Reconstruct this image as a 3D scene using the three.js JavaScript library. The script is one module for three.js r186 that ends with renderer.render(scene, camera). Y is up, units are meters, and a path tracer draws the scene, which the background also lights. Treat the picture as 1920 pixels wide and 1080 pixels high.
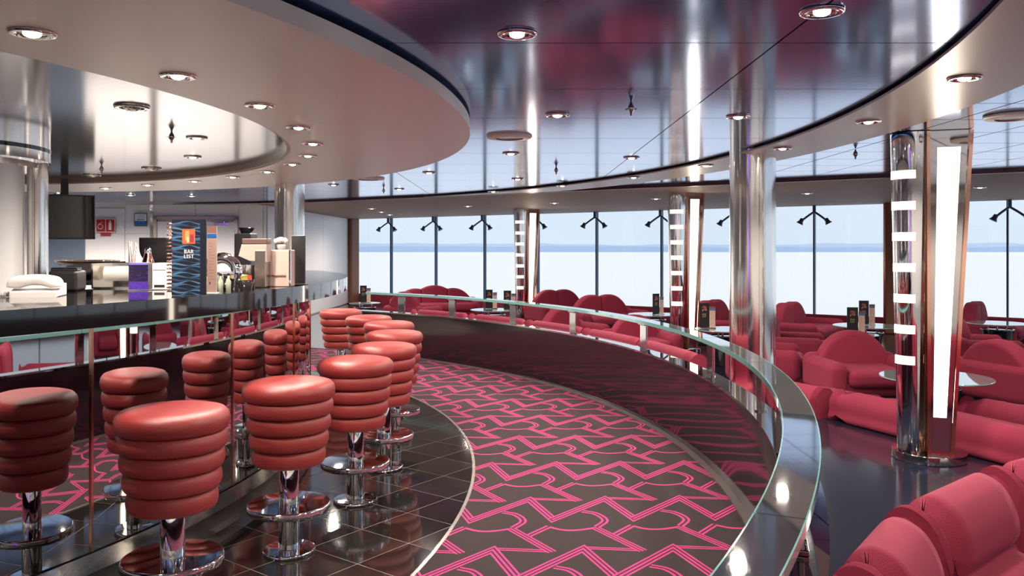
import * as THREE from 'three';
import { RoundedBoxGeometry } from 'three/addons/geometries/RoundedBoxGeometry.js';
import { mergeGeometries, toCreasedNormals } from 'three/addons/utils/BufferGeometryUtils.js';
import { RectAreaLightUniformsLib } from 'three/addons/lights/RectAreaLightUniformsLib.js';

// ---------------------------------------------------------------- camera, sky, exposure
const scene = new THREE.Scene();
const renderer = new THREE.WebGLRenderer({ antialias: true });
renderer.toneMapping = THREE.LinearToneMapping;
renderer.toneMappingExposure = 1.0;
renderer.shadowMap.enabled = true;
RectAreaLightUniformsLib.init();
const EYE = 1.45;
const camera = new THREE.PerspectiveCamera(38.19, 1920 / 1080, 0.05, 40000);
camera.position.set(0, EYE, 0);
camera.lookAt(0, EYE, -10);
camera.setViewOffset(1920, 1080, 0, 75, 1920, 1080);   // shift lens: verticals stay upright
const SKY = 1.05;
{
  const w = 256, h = 128, d = new Float32Array(w * h * 4);
  for (let r = 0; r < h; r++) {
    const up = Math.max(0, Math.sin(((r + 0.5) / h - 0.5) * Math.PI)), t = Math.min(1, Math.pow(up * 1.6, 0.8));
    for (let c = 0; c < w; c++) {
      const i = (r * w + c) * 4, n = 1 + 0.02 * Math.sin(c * 0.21 + r * 0.9) * (up > 0 ? 1 : 0);
      d[i] = (0.68 + 0.30 * t) * n * SKY; d[i + 1] = (0.81 + 0.19 * t) * n * SKY; d[i + 2] = (0.95 + 0.11 * t) * n * SKY; d[i + 3] = 1;
    }
  }
  const t = new THREE.DataTexture(d, w, h, THREE.RGBAFormat, THREE.FloatType);
  t.mapping = THREE.EquirectangularReflectionMapping; t.magFilter = THREE.LinearFilter; t.needsUpdate = true;
  scene.background = t;
}
const SPOT = 8.2, PANEL = 9, WARM = 0xfff0e0;

// ---------------------------------------------------------------- helpers
let seed = 7;
const rnd = () => { seed = (seed * 1664525 + 1013904223) >>> 0; return seed / 4294967296; };
const taken = {};
const numbered = (n) => { const k = taken[n] = (taken[n] ?? -1) + 1; return k ? n + '_' + String(k).padStart(3, '0') : n; };
const V = (x, d, y = 0) => new THREE.Vector3(x, y, -d);               // x right, d metres ahead, y up
function shadows(o) { o.castShadow = o.receiveShadow = true; return o; }
function part(name, geo, mat, parent, label) {
  const m = shadows(new THREE.Mesh(geo, mat)); m.name = name; parent.add(m);
  if (label) m.userData.label = label;
  return m;
}
function thing(name, label, category, [x, d, y] = [0, 0, 0], turn = 0, group) {
  const o = new THREE.Group(); o.name = numbered(name); scene.add(o);
  o.position.set(x, y ?? 0, -d); o.rotation.y = turn; o.userData = { label, category };
  if (group) o.userData.group = group;
  return o;
}
function struct(name) { const o = new THREE.Group(); o.name = name; o.userData.kind = 'structure'; scene.add(o); return o; }
const box = (w, h, d, x = 0, y = 0, z = 0) => new THREE.BoxGeometry(w, h, d).translate(x, y, z);
const rbox = (w, h, d, r, x = 0, y = 0, z = 0, s = 3) => new RoundedBoxGeometry(w, h, d, s, Math.min(r, w / 2.01, h / 2.01, d / 2.01)).translate(x, y, z);
const cyl = (r0, r1, h, x = 0, y = 0, z = 0, n = 40) => new THREE.CylinderGeometry(r1, r0, h, n).translate(x, y + h / 2, z);
const lathe = (pts, n = 64) => new THREE.LatheGeometry(pts.map(([r, y]) => new THREE.Vector2(r, y)), n);
const tube = (pts, r, n = 24, k = 8) => new THREE.TubeGeometry(new THREE.CatmullRomCurve3(pts), n, r, k);
const strip = (g) => { const q = g.index ? g.toNonIndexed() : g; for (const k of Object.keys(q.attributes)) if (!['position', 'normal', 'uv'].includes(k)) q.deleteAttribute(k); return q; };
const merge = (...g) => mergeGeometries(g.map(strip));
// a solid swept along an arc round [cx, cd]: radii r0..r1, heights y0..y1, angles in degrees from +x towards ahead
function ringSector(r0, r1, y0, y1, a0, a1, [cx, cd], n = 0, caps = true) {
  n = n || Math.max(2, Math.ceil(Math.abs(a1 - a0) / 1.5));
  const p = [], nn = [], uv = [], ix = [], R = (a) => a * Math.PI / 180;
  const quadrow = (ra, ya, rb, yb, nf) => {
    const o = p.length / 3;
    for (let i = 0; i <= n; i++) {
      const a = R(a0 + (a1 - a0) * i / n), c = Math.cos(a), s = Math.sin(a), N = nf(c, s), arc = a * (r0 + r1) / 2;
      p.push(cx + ra * c, ya, -(cd + ra * s), cx + rb * c, yb, -(cd + rb * s)); nn.push(...N, ...N);
      uv.push(arc, ya === yb ? ra : ya, arc, ya === yb ? rb : yb);
    }
    for (let i = 0; i < n; i++) { const k = o + i * 2; ix.push(k, k + 2, k + 1, k + 1, k + 2, k + 3); }
  };
  quadrow(r1, y0, r1, y1, (c, s) => [c, 0, -s]);
  quadrow(r0, y1, r0, y0, (c, s) => [-c, 0, s]);
  quadrow(r1, y1, r0, y1, () => [0, 1, 0]);
  quadrow(r0, y0, r1, y0, () => [0, -1, 0]);
  if (caps) for (const [a, sg] of [[a0, -1], [a1, 1]]) {
    const c = Math.cos(R(a)), s = Math.sin(R(a)), o = p.length / 3, N = [-s * sg, 0, -c * sg];
    for (const [r, y] of [[r0, y0], [r1, y0], [r1, y1], [r0, y1]]) { p.push(cx + r * c, y, -(cd + r * s)); nn.push(...N); uv.push(r, y); }
    sg > 0 ? ix.push(o, o + 2, o + 1, o, o + 3, o + 2) : ix.push(o, o + 1, o + 2, o, o + 2, o + 3);
  }
  const g = new THREE.BufferGeometry();
  g.setAttribute('position', new THREE.Float32BufferAttribute(p, 3)); g.setAttribute('normal', new THREE.Float32BufferAttribute(nn, 3));
  g.setAttribute('uv', new THREE.Float32BufferAttribute(uv, 2)); g.setIndex(ix);
  return g;
}
// prism over a floor polygon of [x, d] points
function slab(poly, y0, y1) {
  const s = new THREE.Shape(poly.map(([x, d]) => new THREE.Vector2(x, d)));
  return new THREE.ExtrudeGeometry(s, { depth: y1 - y0, bevelEnabled: false }).rotateX(-Math.PI / 2).translate(0, y0, 0);
}
// upholstered length: closed profile [[forward, height]...] swept along x, ends rounded by r
function pad(profile, L, r, { rows = 14, bend = 0, fine = 6 } = {}) {
  const curve = new THREE.CatmullRomCurve3(profile.map(([q, y]) => new THREE.Vector3(q, y, 0)), true, 'catmullrom', 0.5), N = profile.length * fine;
  const pts = curve.getPoints(N).slice(0, N), cen = pts.reduce((a, b) => a.add(b), new THREE.Vector3()).multiplyScalar(1 / N);
  const nor = pts.map((_, i) => { const a = pts[(i + N - 1) % N], b = pts[(i + 1) % N]; return new THREE.Vector3(b.y - a.y, a.x - b.x, 0).normalize(); });
  if (nor.reduce((s, n, i) => s + n.dot(pts[i].clone().sub(cen)), 0) < 0) nor.forEach((n) => n.negate());
  const st = [];
  for (let i = 0; i <= 6; i++) { const t = i / 6 * Math.PI / 2; st.push([-L / 2 + r * (1 - Math.sin(t)), r * (1 - Math.cos(Math.PI / 2 - t))]); }
  st.reverse(); const head = st.map(([x, e]) => [x, e]).sort((a, b) => a[0] - b[0]);
  const all = [...head]; for (let i = 1; i < rows; i++) all.push([-L / 2 + r + (L - 2 * r) * i / rows, 0]);
  for (const [x, e] of [...head].reverse()) all.push([-x, e]);
  const p = [], uv = [], ix = [];
  all.forEach(([x, e]) => pts.forEach((v, i) => { p.push(x, v.y - nor[i].y * e, v.x - nor[i].x * e + bend * (x * x) / L); uv.push(x, i / N * 1.6); }));
  const rowsN = all.length;
  for (let j = 0; j < rowsN - 1; j++) for (let i = 0; i < N; i++) { const a = j * N + i, b = j * N + (i + 1) % N, c = a + N, d = b + N; ix.push(a, c, b, b, c, d); }
  for (const [j, flip] of [[0, 1], [rowsN - 1, 0]]) {
    const o = p.length / 3; p.push(all[j][0], cen.y, cen.x + bend * all[j][0] ** 2 / L); uv.push(0, 0);
    for (let i = 0; i < N; i++) { const a = j * N + i, b = j * N + (i + 1) % N; flip ? ix.push(o, a, b) : ix.push(o, b, a); }
  }
  const g = new THREE.BufferGeometry();
  g.setAttribute('position', new THREE.Float32BufferAttribute(p, 3)); g.setAttribute('uv', new THREE.Float32BufferAttribute(uv, 2)); g.setIndex(ix);
  g.computeVertexNormals();
  const cx = new THREE.Vector3().fromBufferAttribute(g.attributes.normal, Math.floor(rowsN / 2) * N), q = new THREE.Vector3(0, nor[0].y, nor[0].x);
  if (cx.dot(q) < 0) { const id = g.index.array; for (let i = 0; i < id.length; i += 3) { const t = id[i]; id[i] = id[i + 1]; id[i + 1] = t; } g.computeVertexNormals(); }
  return g;
}
function canvas(w, h, draw) { const c = document.createElement('canvas'); c.width = w; c.height = h; draw(c.getContext('2d'), w, h); const t = new THREE.CanvasTexture(c); t.colorSpace = THREE.SRGBColorSpace; t.anisotropy = 8; return t; }
function noiseTex(n, f, lo = 0, hi = 255) {
  const d = new Uint8Array(n * n * 4);
  for (let i = 0; i < n * n; i++) { const v = lo + (hi - lo) * f(i % n, Math.floor(i / n)); d[i * 4] = d[i * 4 + 1] = d[i * 4 + 2] = v; d[i * 4 + 3] = 255; }
  const t = new THREE.DataTexture(d, n, n); t.wrapS = t.wrapT = THREE.RepeatWrapping; t.magFilter = THREE.LinearFilter; t.needsUpdate = true; return t;
}

// ---------------------------------------------------------------- materials
const lin = (r, g, b) => new THREE.Color().setRGB(r, g, b);
const std = (color, roughness, metalness = 0, more = {}) => new THREE.MeshPhysicalMaterial({ color, roughness, metalness, ...more });
const weave = noiseTex(128, (x, y) => 0.5 + 0.25 * Math.sin(x * Math.PI / 4) * Math.sin(y * Math.PI / 4) + 0.25 * (rnd() - 0.5)); weave.repeat.set(9, 9);
const grain = noiseTex(256, () => rnd()); grain.repeat.set(2, 2);
const brushed = noiseTex(256, (() => { let v = 0.5, row = -1; return (x, y) => { if (y !== row) { row = y; v = rnd(); } return 0.7 * v + 0.3 * rnd(); }; })());
const M = {
  leather: std(lin(0.25, 0.020, 0.019), 0.42, 0, { bumpMap: grain, bumpScale: 0.0004, clearcoat: 0.15, clearcoatRoughness: 0.4 }),
  fabric: std(lin(0.25, 0.014, 0.046), 0.85, 0, { bumpMap: weave, bumpScale: 0.0012, sheen: 0.6, sheenColor: lin(0.42, 0.12, 0.22), sheenRoughness: 0.45 }),
  fabricDeep: std(lin(0.25, 0.016, 0.04), 0.85, 0, { bumpMap: weave, bumpScale: 0.0012, sheen: 1, sheenColor: lin(0.3, 0.06, 0.12), sheenRoughness: 0.5 }),
  chrome: std(lin(0.82, 0.81, 0.80), 0.05, 1),
  steel: std(lin(0.88, 0.84, 0.79), 0.13, 1),
  darkChrome: std(lin(0.52, 0.49, 0.47), 0.05, 1),
  copper: std(lin(0.75, 0.42, 0.30), 0.12, 1),
  mirror: std(lin(0.62, 0.60, 0.60), 0.015, 1),
  barCeil: std(lin(0.46, 0.455, 0.46), 0.13, 1),
  ceilSteel: std(lin(0.17, 0.33, 0.66), 0.13, 0.95, { clearcoat: 0.4, clearcoatRoughness: 0.08, bumpMap: brushed, bumpScale: 0.00008 }),
  beige: std(lin(0.66, 0.61, 0.57), 0.34, 0),
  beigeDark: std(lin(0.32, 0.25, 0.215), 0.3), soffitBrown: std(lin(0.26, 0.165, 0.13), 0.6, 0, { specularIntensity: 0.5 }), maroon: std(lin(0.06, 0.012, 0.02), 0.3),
  deckSlab: std(lin(0.25, 0.24, 0.23), 0.8),
  white: std(lin(0.82, 0.82, 0.84), 0.3),
  whiteDoor: std(lin(0.80, 0.81, 0.84), 0.35),
  blueSteel: std(lin(0.25, 0.33, 0.45), 0.2, 0.6),
  granite: std(lin(0.012, 0.011, 0.013), 0.06, 0, { clearcoat: 0.6, clearcoatRoughness: 0.03 }),
  tile: std(lin(0.014, 0.012, 0.012), 0.06, 0, { specularIntensity: 1, ior: 2.1 }),
  tile2: std(lin(0.020, 0.016, 0.015), 0.08, 0, { specularIntensity: 1, ior: 2.1 }),
  grout: std(lin(0.24, 0.21, 0.19), 0.7),
  lacquer: std(lin(0.012, 0.004, 0.007), 0.08, 0, { ior: 1.6 }),
  loungeFloor: std(lin(0.012, 0.016, 0.030), 0.12, 0, { ior: 2.1 }),
  trimMetal: std(lin(0.42, 0.36, 0.33), 0.25, 1),
  edging: std(lin(0.10, 0.080, 0.075), 0.3), edgeLight: std(lin(0.50, 0.45, 0.42), 0.25, 0.8),
  black: std(lin(0.012, 0.012, 0.013), 0.35),
  blackGloss: std(lin(0.01, 0.01, 0.012), 0.05),
  plastic: std(lin(0.78, 0.74, 0.72), 0.3),
  wood: std(lin(0.23, 0.10, 0.06), 0.4),
  mullion: std(lin(0.035, 0.07, 0.14), 0.4, 0.2),
  bracket: std(lin(0.07, 0.10, 0.15), 0.35, 0.5),
  glass: std(lin(1, 1, 1), 0.0, 0, { transmission: 1, thickness: 0, ior: 1.45, specularIntensity: 0.6 }),
  railGlass: std(lin(0.62, 0.68, 0.70), 0.03, 0.95),
  railEdge: std(lin(0.20, 0.46, 0.44), 0.1, 0, { clearcoat: 1 }),
  tableGlass: std(lin(0.55, 0.66, 0.70), 0.03, 0.75),
  lamp: std(lin(1, 1, 1), 0.5, 0, { emissive: lin(1, 0.86, 0.66), emissiveIntensity: 14 }),
  panelGlow: std(lin(1, 1, 1), 0.5, 0, { emissive: lin(1, 0.93, 0.82), emissiveIntensity: 2.2 }),
  rungGlow: std(lin(1, 1, 1), 0.5, 0, { emissive: lin(1, 0.86, 0.68), emissiveIntensity: 1.25 }),
  violetGlow: std(lin(0.2, 0.05, 0.5), 0.5, 0, { emissive: lin(0.42, 0.08, 1.0), emissiveIntensity: 1.1 }),
};

// ---------------------------------------------------------------- plan (metres)
const C = [-6.35, 5.2];            // centre of the round bar
const LF = -0.11;                  // lounge floor, a small step below the bar floor
const CEIL = 2.30;
const winD = (x) => 20.38 - 0.7234 * x;          // window wall: d as a function of x
const bandD = (x) => 12.6 - 0.65 * x;            // inner edge of the beige window soffit
const RC = [-8.0, 5.8], RR0 = 10.12, RR1 = 10.70; // beige ceiling ring

// ---------------------------------------------------------------- outside: sea and far shore
{
  const sea = shadows(new THREE.Mesh(new THREE.PlaneGeometry(60000, 30000, 1, 1).rotateX(-Math.PI / 2).translate(0, -26, -15100), std(lin(0.94, 0.97, 1.0), 0.45, 0.95)));
  sea.name = 'sea'; sea.userData = { label: 'pale calm sea beyond the windows', category: 'sea', kind: 'stuff' }; scene.add(sea);
  const land = (n, d, base, amp, col, label) => {
    const s = new THREE.Shape(); const x0 = -9000, x1 = 11000; s.moveTo(x0, -26);
    for (let i = 0; i <= 220; i++) { const x = x0 + (x1 - x0) * i / 220; s.lineTo(x, base + amp * (0.5 * Math.sin(i * 0.13 + n) + 0.3 * Math.sin(i * 0.41 + 2 * n) + 0.25 * Math.sin(i * 1.07) + 0.3 * rnd())); }
    s.lineTo(x1, -26);
    const g = new THREE.ExtrudeGeometry(s, { depth: 400, bevelEnabled: false }).translate(0, 0, -d - 400);
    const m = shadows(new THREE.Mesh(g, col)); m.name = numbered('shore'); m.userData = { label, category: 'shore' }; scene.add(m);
  };
  land(1, 5600, 8, 9, std(lin(0.50, 0.64, 0.86), 1), 'low blue-grey shore at the waterline across the sea');  // distance haze is mixed into the colours of both shores
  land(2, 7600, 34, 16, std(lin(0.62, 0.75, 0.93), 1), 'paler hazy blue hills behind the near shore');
}

// ---------------------------------------------------------------- room shell
const room = [[-4.62, 23.72], [12.4, winD(12.4)], [12.4, -5], [-13, -5], [-13, 14.9], [-4.75, 16.0]];
function wallBox(name, [ax, ad], [bx, bd], y0, y1, mat, th = 0.16, side = 1) {
  const L = Math.hypot(bx - ax, bd - ad), g = box(L, y1 - y0, th, L / 2, (y0 + y1) / 2, side * th / 2);
  const o = struct(name), m = part('wall_body', g, mat, o); o.position.set(ax, 0, -ad); o.rotation.y = Math.atan2(bd - ad, bx - ax);
  return o;
}
wallBox('wall_side', [-4.75, 16.0], [-4.62, 23.72], LF, 2.4, M.white, 0.16, -1);
wallBox('wall_back', [-13, 14.9], [-4.75, 16.0], LF, 2.4, M.white, 0.16, -1);
wallBox('wall_left', [-13, -5], [-13, 14.9], LF, 2.4, M.white, 0.16, -1);
wallBox('wall_rear', [12.4, -5], [-13, -5], LF, 2.4, M.white, 0.16, -1);
{ // sill walls under the windows
  wallBox('wall_front', [-4.62, 23.72], [12.4, winD(12.4)], LF, 0.12, M.fabricDeep, 0.2, -1);
  wallBox('wall_right', [12.4, winD(12.4)], [12.4, -5], LF, 0.12, M.fabricDeep, 0.2, -1);
}
// windows: one bay between each pair of mullions
{
  let n = 0;
  const bay = (ax, ad, bx, bd) => {
    const L = Math.hypot(bx - ax, bd - ad), o = struct('window_' + (++n));
    o.position.set(ax, 0, -ad); o.rotation.y = Math.atan2(bd - ad, bx - ax);
    part('pane', box(L - 0.05, 2.18, 0.012, L / 2, 1.21, -0.08), M.glass, o);
    part('mullion', box(0.03, 2.2, 0.09, 0, 1.2, -0.07), M.mullion, o);
    part('head_frame', box(L, 0.04, 0.09, L / 2, 2.29, -0.07), M.mullion, o);
    part('sill_frame', box(L, 0.04, 0.12, L / 2, 0.14, -0.06), M.fabricDeep, o);
  };
  const xs = [-4.6]; for (let k = -2; k <= 9; k++) xs.push(-0.725 + 1.315 * k); xs.push(12.4);
  for (let i = 0; i < xs.length - 1; i++) bay(xs[i], winD(xs[i]), xs[i + 1], winD(xs[i + 1]));
  for (let i = 0; i < 10; i++) bay(12.4, winD(12.4) - 1.64 * i, 12.4, winD(12.4) - 1.64 * (i + 1));  // unseen right-wall bays, added to let in more sky light
}
{ // brown timber pillar between two window bays, and the one at the corner
  const P = (x, label, w) => { const o = thing('window_pillar', label, 'pillar', [x, winD(x) - 0.16, LF], Math.atan(-0.7234)); part('shaft', rbox(w, 2.4, 0.3, 0.03, 0, 1.2, 0), M.wood, o); part('edge_strip', box(0.03, 2.4, 0.02, -w / 2 + 0.03, 1.2, 0.16), M.copper, o); };
  P(6.98, 'brown wood-clad pillar between two windows, right of the round steel column', 0.34);
  P(-4.48, 'narrow brown pillar where the white wall meets the windows', 0.2);
}
// back wall: separate white metal panels, door, trim
{
  const o = scene.getObjectByName('wall_back'), m = Math.cos(Math.atan2(1.1, 8.25)), at = (x) => (x + 13) / m;
  const P = (x0, x1, y0, y1, mat, label) => part('panel', rbox(at(x1) - at(x0) - 0.012, y1 - y0 - 0.012, 0.02, 0.004, (at(x0) + at(x1)) / 2, (y0 + y1) / 2, 0.012), mat, o, label);
  P(-8.9, -7.98, LF, 1.72, M.blueSteel, 'blue-grey metal panel under the television'); P(-8.9, -7.98, 1.72, 2.28, M.white);
  P(-7.98, -7.28, LF, 1.72, M.white); P(-7.98, -7.28, 1.72, 2.2, M.white); P(-7.28, -6.83, LF, 1.72, M.white); P(-7.28, -6.83, 1.72, 2.28, M.white);
  P(-11, -8.9, LF, 2.28, M.white); P(-6.76, -6.02, 2.06, 2.28, M.white); P(-6.02, -5.24, 2.06, 2.28, M.white); P(-5.22, -4.78, LF, 2.28, M.white);
  part('edge_post', box(0.05, 2.38, 0.05, at(-6.8), 1.08, 0.03), M.chrome, o);
  const d = struct('door_1'); d.position.copy(V(-13, 14.9)); d.rotation.y = Math.atan2(1.1, 8.25);
  const x0 = at(-6.76), x1 = at(-5.24);
  part('leaf', rbox(x1 - x0 - 0.12, 2.06, 0.05, 0.005, (x0 + x1) / 2, LF + 1.03, 0.03), M.whiteDoor, d);
  part('frame', merge(box(0.06, 2.15, 0.1, x0 + 0.03, LF + 1.075, 0.04), box(0.06, 2.15, 0.1, x1 - 0.03, LF + 1.075, 0.04), box(x1 - x0, 0.06, 0.1, (x0 + x1) / 2, LF + 2.13, 0.04)), M.trimMetal, d);
  part('door_closer', merge(rbox(0.26, 0.06, 0.05, 0.01, x1 - 0.3, 1.9, 0.08), box(0.02, 0.015, 0.2, x1 - 0.22, 1.94, 0.12)), M.chrome, d);
  const s = scene.getObjectByName('wall_side');
  for (const [a, b] of [[0.1, 2.3], [2.3, 4.5], [4.5, 7.5]]) part('panel', rbox(b - a - 0.012, 2.36, 0.02, 0.004, (a + b) / 2, 1.09, 0.012), M.white, s);
}
// floors
{
  const f = struct('floor');
  part('subfloor', slab([[-13.2, -5.2], [12.6, -5.2], [12.6, 11.4], [-4.4, 23.9], [-4.8, 16.2], [-13.2, 15.1]], LF - 0.2, LF - 0.012), M.black, f);
  part('lounge_floor', slab([[-13, -5], [12.4, -5], [12.4, winD(12.4)], [-4.62, 23.72], [-4.75, 16], [-13, 14.9]], LF - 0.012, LF), M.loungeFloor, f);
  part('bar_plinth', ringSector(0.02, 7.8, LF, -0.02, -180, 180, C, 160, false), M.black, f);
  part('grout_bed', ringSector(0.02, 6.1, -0.02, -0.0015, -180, 180, C, 160, false), M.grout, f);
  part('tile_edge_trim', ringSector(6.096, 6.115, -0.02, 0.005, -180, 180, C, 240, false), M.edgeLight, f);
  // polished black stone tiles, 33 cm, laid on the diagonal; cut by the round edge
  const circle = []; for (let i = 0; i < 180; i++) circle.push([C[0] + 6.096 * Math.cos(i * Math.PI / 90), C[1] + 6.096 * Math.sin(i * Math.PI / 90)]);
  const clip = (poly) => { for (let i = 0; i < circle.length && poly.length; i++) { const [ax, ay] = circle[i], [bx, by] = circle[(i + 1) % circle.length], ins = ([x, y]) => (bx - ax) * (y - ay) - (by - ay) * (x - ax); const out = []; for (let k = 0; k < poly.length; k++) { const p = poly[k], q = poly[(k + 1) % poly.length], a = ins(p), b = ins(q); if (a >= 0) out.push(p); if ((a >= 0) !== (b >= 0)) { const t = a / (a - b); out.push([p[0] + (q[0] - p[0]) * t, p[1] + (q[1] - p[1]) * t]); } } poly = out; } return poly; };
  const S = 0.335, e1 = [0.603, 0.798], e2 = [0.798, -0.603], o0 = [-0.71, 3.82], list = [];
  for (let i = -30; i < 40; i++) for (let j = -30; j < 30; j++) {
    const c = [[0, 0], [1, 0], [1, 1], [0, 1]].map(([a, b]) => { const u = (i + a) * S + (a ? -0.003 : 0.003), v = (j + b) * S + (b ? -0.003 : 0.003); return [o0[0] + e1[0] * u + e2[0] * v, o0[1] + e1[1] * u + e2[1] * v]; });
    const rs = c.map(([x, d]) => Math.hypot(x - C[0], d - C[1])); if (Math.max(...rs) < 4.8 || Math.min(...rs) > 6.096) continue;
    const mx = (c[0][0] + c[2][0]) / 2, md = (c[0][1] + c[2][1]) / 2, th = Math.atan2(md - C[1], mx - C[0]) * 180 / Math.PI; if (th < -75 || th > 62) continue;
    const q = Math.max(...rs) > 6.096 ? clip(c) : c; if (q.length < 3) continue;
    list.push([Math.hypot(mx, md), q]);
  }
  list.sort((a, b) => a[0] - b[0]);
  list.slice(0, 295).forEach(([, q], i) => part('tile', slab(q[0] && area(q) < 0 ? q.slice().reverse() : q, -0.006, 0), rnd() < 0.5 ? M.tile : M.tile2, f));
  function area(q) { let s = 0; q.forEach((p, i) => { const r = q[(i + 1) % q.length]; s += p[0] * r[1] - r[0] * p[1]; }); return s; }
  // carpet with woven pink line figure
  const A = [0.4354, 0.0157], B = [0.1924, 0.7997], det = A[0] * B[1] - B[0] * A[1], O = [0.811, 4.775];
  const uvOf = (x, d) => { x -= O[0]; d -= O[1]; return [(B[1] * x - B[0] * d) / det, (-A[1] * x + A[0] * d) / det]; };
  const W = 640, Hh = 1180;
  const tex = canvas(W, Hh, (c) => {
    c.fillStyle = '#18110f'; c.fillRect(0, 0, W, Hh);
    for (let i = 0; i < 26000; i++) { c.fillStyle = ['rgba(50,38,31,0.35)', 'rgba(14,8,10,0.45)', 'rgba(70,28,40,0.20)'][i % 3]; c.fillRect(rnd() * W, rnd() * Hh, 2 + rnd() * 3, 2 + rnd() * 3); }
    const kx = W / det, ky = Hh / det, pink = '#b82a70', dark = '#2a071a';
    const path = (pts) => { c.beginPath(); pts.forEach(([u, v], i) => { const x = A[0] * u + B[0] * v, d = A[1] * u + B[1] * v; i ? c.lineTo(x, d) : c.moveTo(x, d); }); };
    const line = (pts, w, n) => {
      c.lineJoin = 'miter'; c.miterLimit = 8;
      path(pts); c.lineWidth = w; c.strokeStyle = pink; c.stroke();
      if (n === 3) { path(pts); c.lineWidth = w * 0.60; c.strokeStyle = dark; c.stroke(); path(pts); c.lineWidth = w * 0.22; c.strokeStyle = pink; c.stroke(); }
      if (n === 2) { path(pts); c.lineWidth = w * 0.34; c.strokeStyle = dark; c.stroke(); }
    };
    const smooth = (p) => new THREE.CatmullRomCurve3(p.map(([a, b]) => new THREE.Vector3(a, b, 0))).getPoints(20).map((v) => [v.x, v.y]);
    const each = (f) => { for (let i = -2; i <= 2; i++) for (let j = -2; j <= 2; j++) { c.setTransform(kx * B[1], -ky * -A[1], -kx * B[0], -ky * A[0], i * W, Hh + j * Hh); f(); } };
    each(() => line(smooth([[-0.19, 0.455], [0, 0.39], [0.18, 0.382], [0.39, 0.425]]), 0.020, 1));
    each(() => line(smooth([[-0.87, -0.235], [-0.68, -0.295], [-0.535, -0.44], [-0.60, -0.56]]), 0.040, 2));
    each(() => line([[-0.385, 0.258], [-0.18, 0.462]], 0.038, 2));
    each(() => line([[-0.655, 0.065], [0.0, 0.015]], 0.034, 2));
    each(() => line([[-0.62, 0.425], [0.02, 0.0]], 0.050, 3));
    each(() => line([[-1.185, -0.40], [-0.655, 0.05], [-0.185, -0.40], [0.345, 0.05]], 0.056, 3));
  });
  tex.wrapS = tex.wrapT = THREE.RepeatWrapping;
  const carpet = std(0xffffff, 0.95, 0, { map: tex, bumpMap: grain, bumpScale: 0.0015, sheen: 0.3, sheenColor: lin(0.3, 0.1, 0.15) });
  const g = ringSector(6.115, 7.70, -0.02, 0.003, -100, 75, C), pos = g.attributes.position, uv = g.attributes.uv;
  for (let i = 0; i < pos.count; i++) { const q = uvOf(pos.getX(i), -pos.getZ(i)); uv.setXY(i, q[0], q[1]); }
  part('carpet', g, carpet, f);
  part('carpet_edge_strip', ringSector(7.615, 7.66, -0.01, 0.012, -100, 75, C), M.edging, f);
}
// ceiling: slab, brushed steel panels, beige soffits
{
  const c = struct('ceiling');
  part('slab', slab([[-13.2, -5.2], [12.6, -5.2], [12.6, 11.2], [-4.4, 24], [-4.9, 16.2], [-13.2, 15.1]], 2.36, 2.5), M.deckSlab, c);
  const seenPanels = [];
  const inRing = (x, d, r) => Math.hypot(x - RC[0], d - RC[1]) < r;
  for (let d = -1.55; d < 16; d += 1.0) for (let x = -10.9; x < 2.6; x += 2.4) {
    const near = [[x, d], [x + 2.4, d], [x, d + 1], [x + 2.4, d + 1]].some(([a, b]) => inRing(a, b, RR0 + 0.05)); if (!near || d > 15.1 + (x + 11) * 0.1) continue;
    const x1 = Math.min(x + 2.4, 2.6); seenPanels.push([x, x1, d, d + 1]);
  }
  for (const [x0, x1, d0, d1] of seenPanels) part('ceiling_panel', box(x1 - x0 - 0.008, 0.03, d1 - d0 - 0.008, (x0 + x1) / 2, CEIL + 0.015, -(d0 + d1) / 2), M.ceilSteel, c);
  let k = 0;
  for (let d = 1.2; d < 15.5; d += 0.62) for (let x = -2.0; x < 8.2; x += 0.62) {
    const cx = x + 0.31, cd = d + 0.31; if (inRing(cx, cd, RR1 - 0.35) || cd > bandD(cx) + 0.35 || cx > 7.9) continue;
    if (++k > 180) continue;
    part('ceiling_tile', box(0.608, 0.03, 0.608, cx, CEIL + 0.02, -cd), M.ceilSteel, c);
  }
  part('ceiling_field', merge(slab([[8.2, -5], [12.4, -5], [12.4, 8], [8.2, 8]], 2.31, 2.35), slab([[-13, -5], [8.2, -5], [8.2, 1.1], [2.7, 1.1], [2.7, -1.6], [-13, -1.6]], 2.31, 2.35)), M.beige, c);
  part('bar_ceiling', ringSector(0.02, 4.79, 2.278, 2.295, -180, 180, C, 160, false), M.barCeil, c, 'grey polished ceiling inside the bar soffit');
  part('bar_soffit', ringSector(4.8, 6.08, 2.21, 2.278, -180, 180, C, 240, false), M.beige, c, 'wide beige soffit ring over the bar');
  part('soffit_lip', ringSector(4.77, 4.80, 2.222, 2.33, -180, 180, C, 200, false), M.beigeDark, c);  // same beige as the soffit, its shading put into a darker colour
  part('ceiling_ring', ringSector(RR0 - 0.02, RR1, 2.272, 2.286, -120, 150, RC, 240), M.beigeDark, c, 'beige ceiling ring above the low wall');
  part('window_soffit', slab([[-4.8, bandD(-4.8)], [8.2, bandD(8.2)], [12.4, 8], [12.4, winD(12.4)], [-4.62, 23.72]], 2.27, 2.34), M.soffitBrown, c, 'brownish beige soffit in front of the windows');
  part('soffit_edge_strip', slab([[-4.8, bandD(-4.8) - 0.06], [8.2, bandD(8.2) - 0.06], [8.2, bandD(8.2)], [-4.8, bandD(-4.8)]], 2.268, 2.34), M.maroon, c, 'dark red metal edge strip of the window soffit');
}

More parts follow.
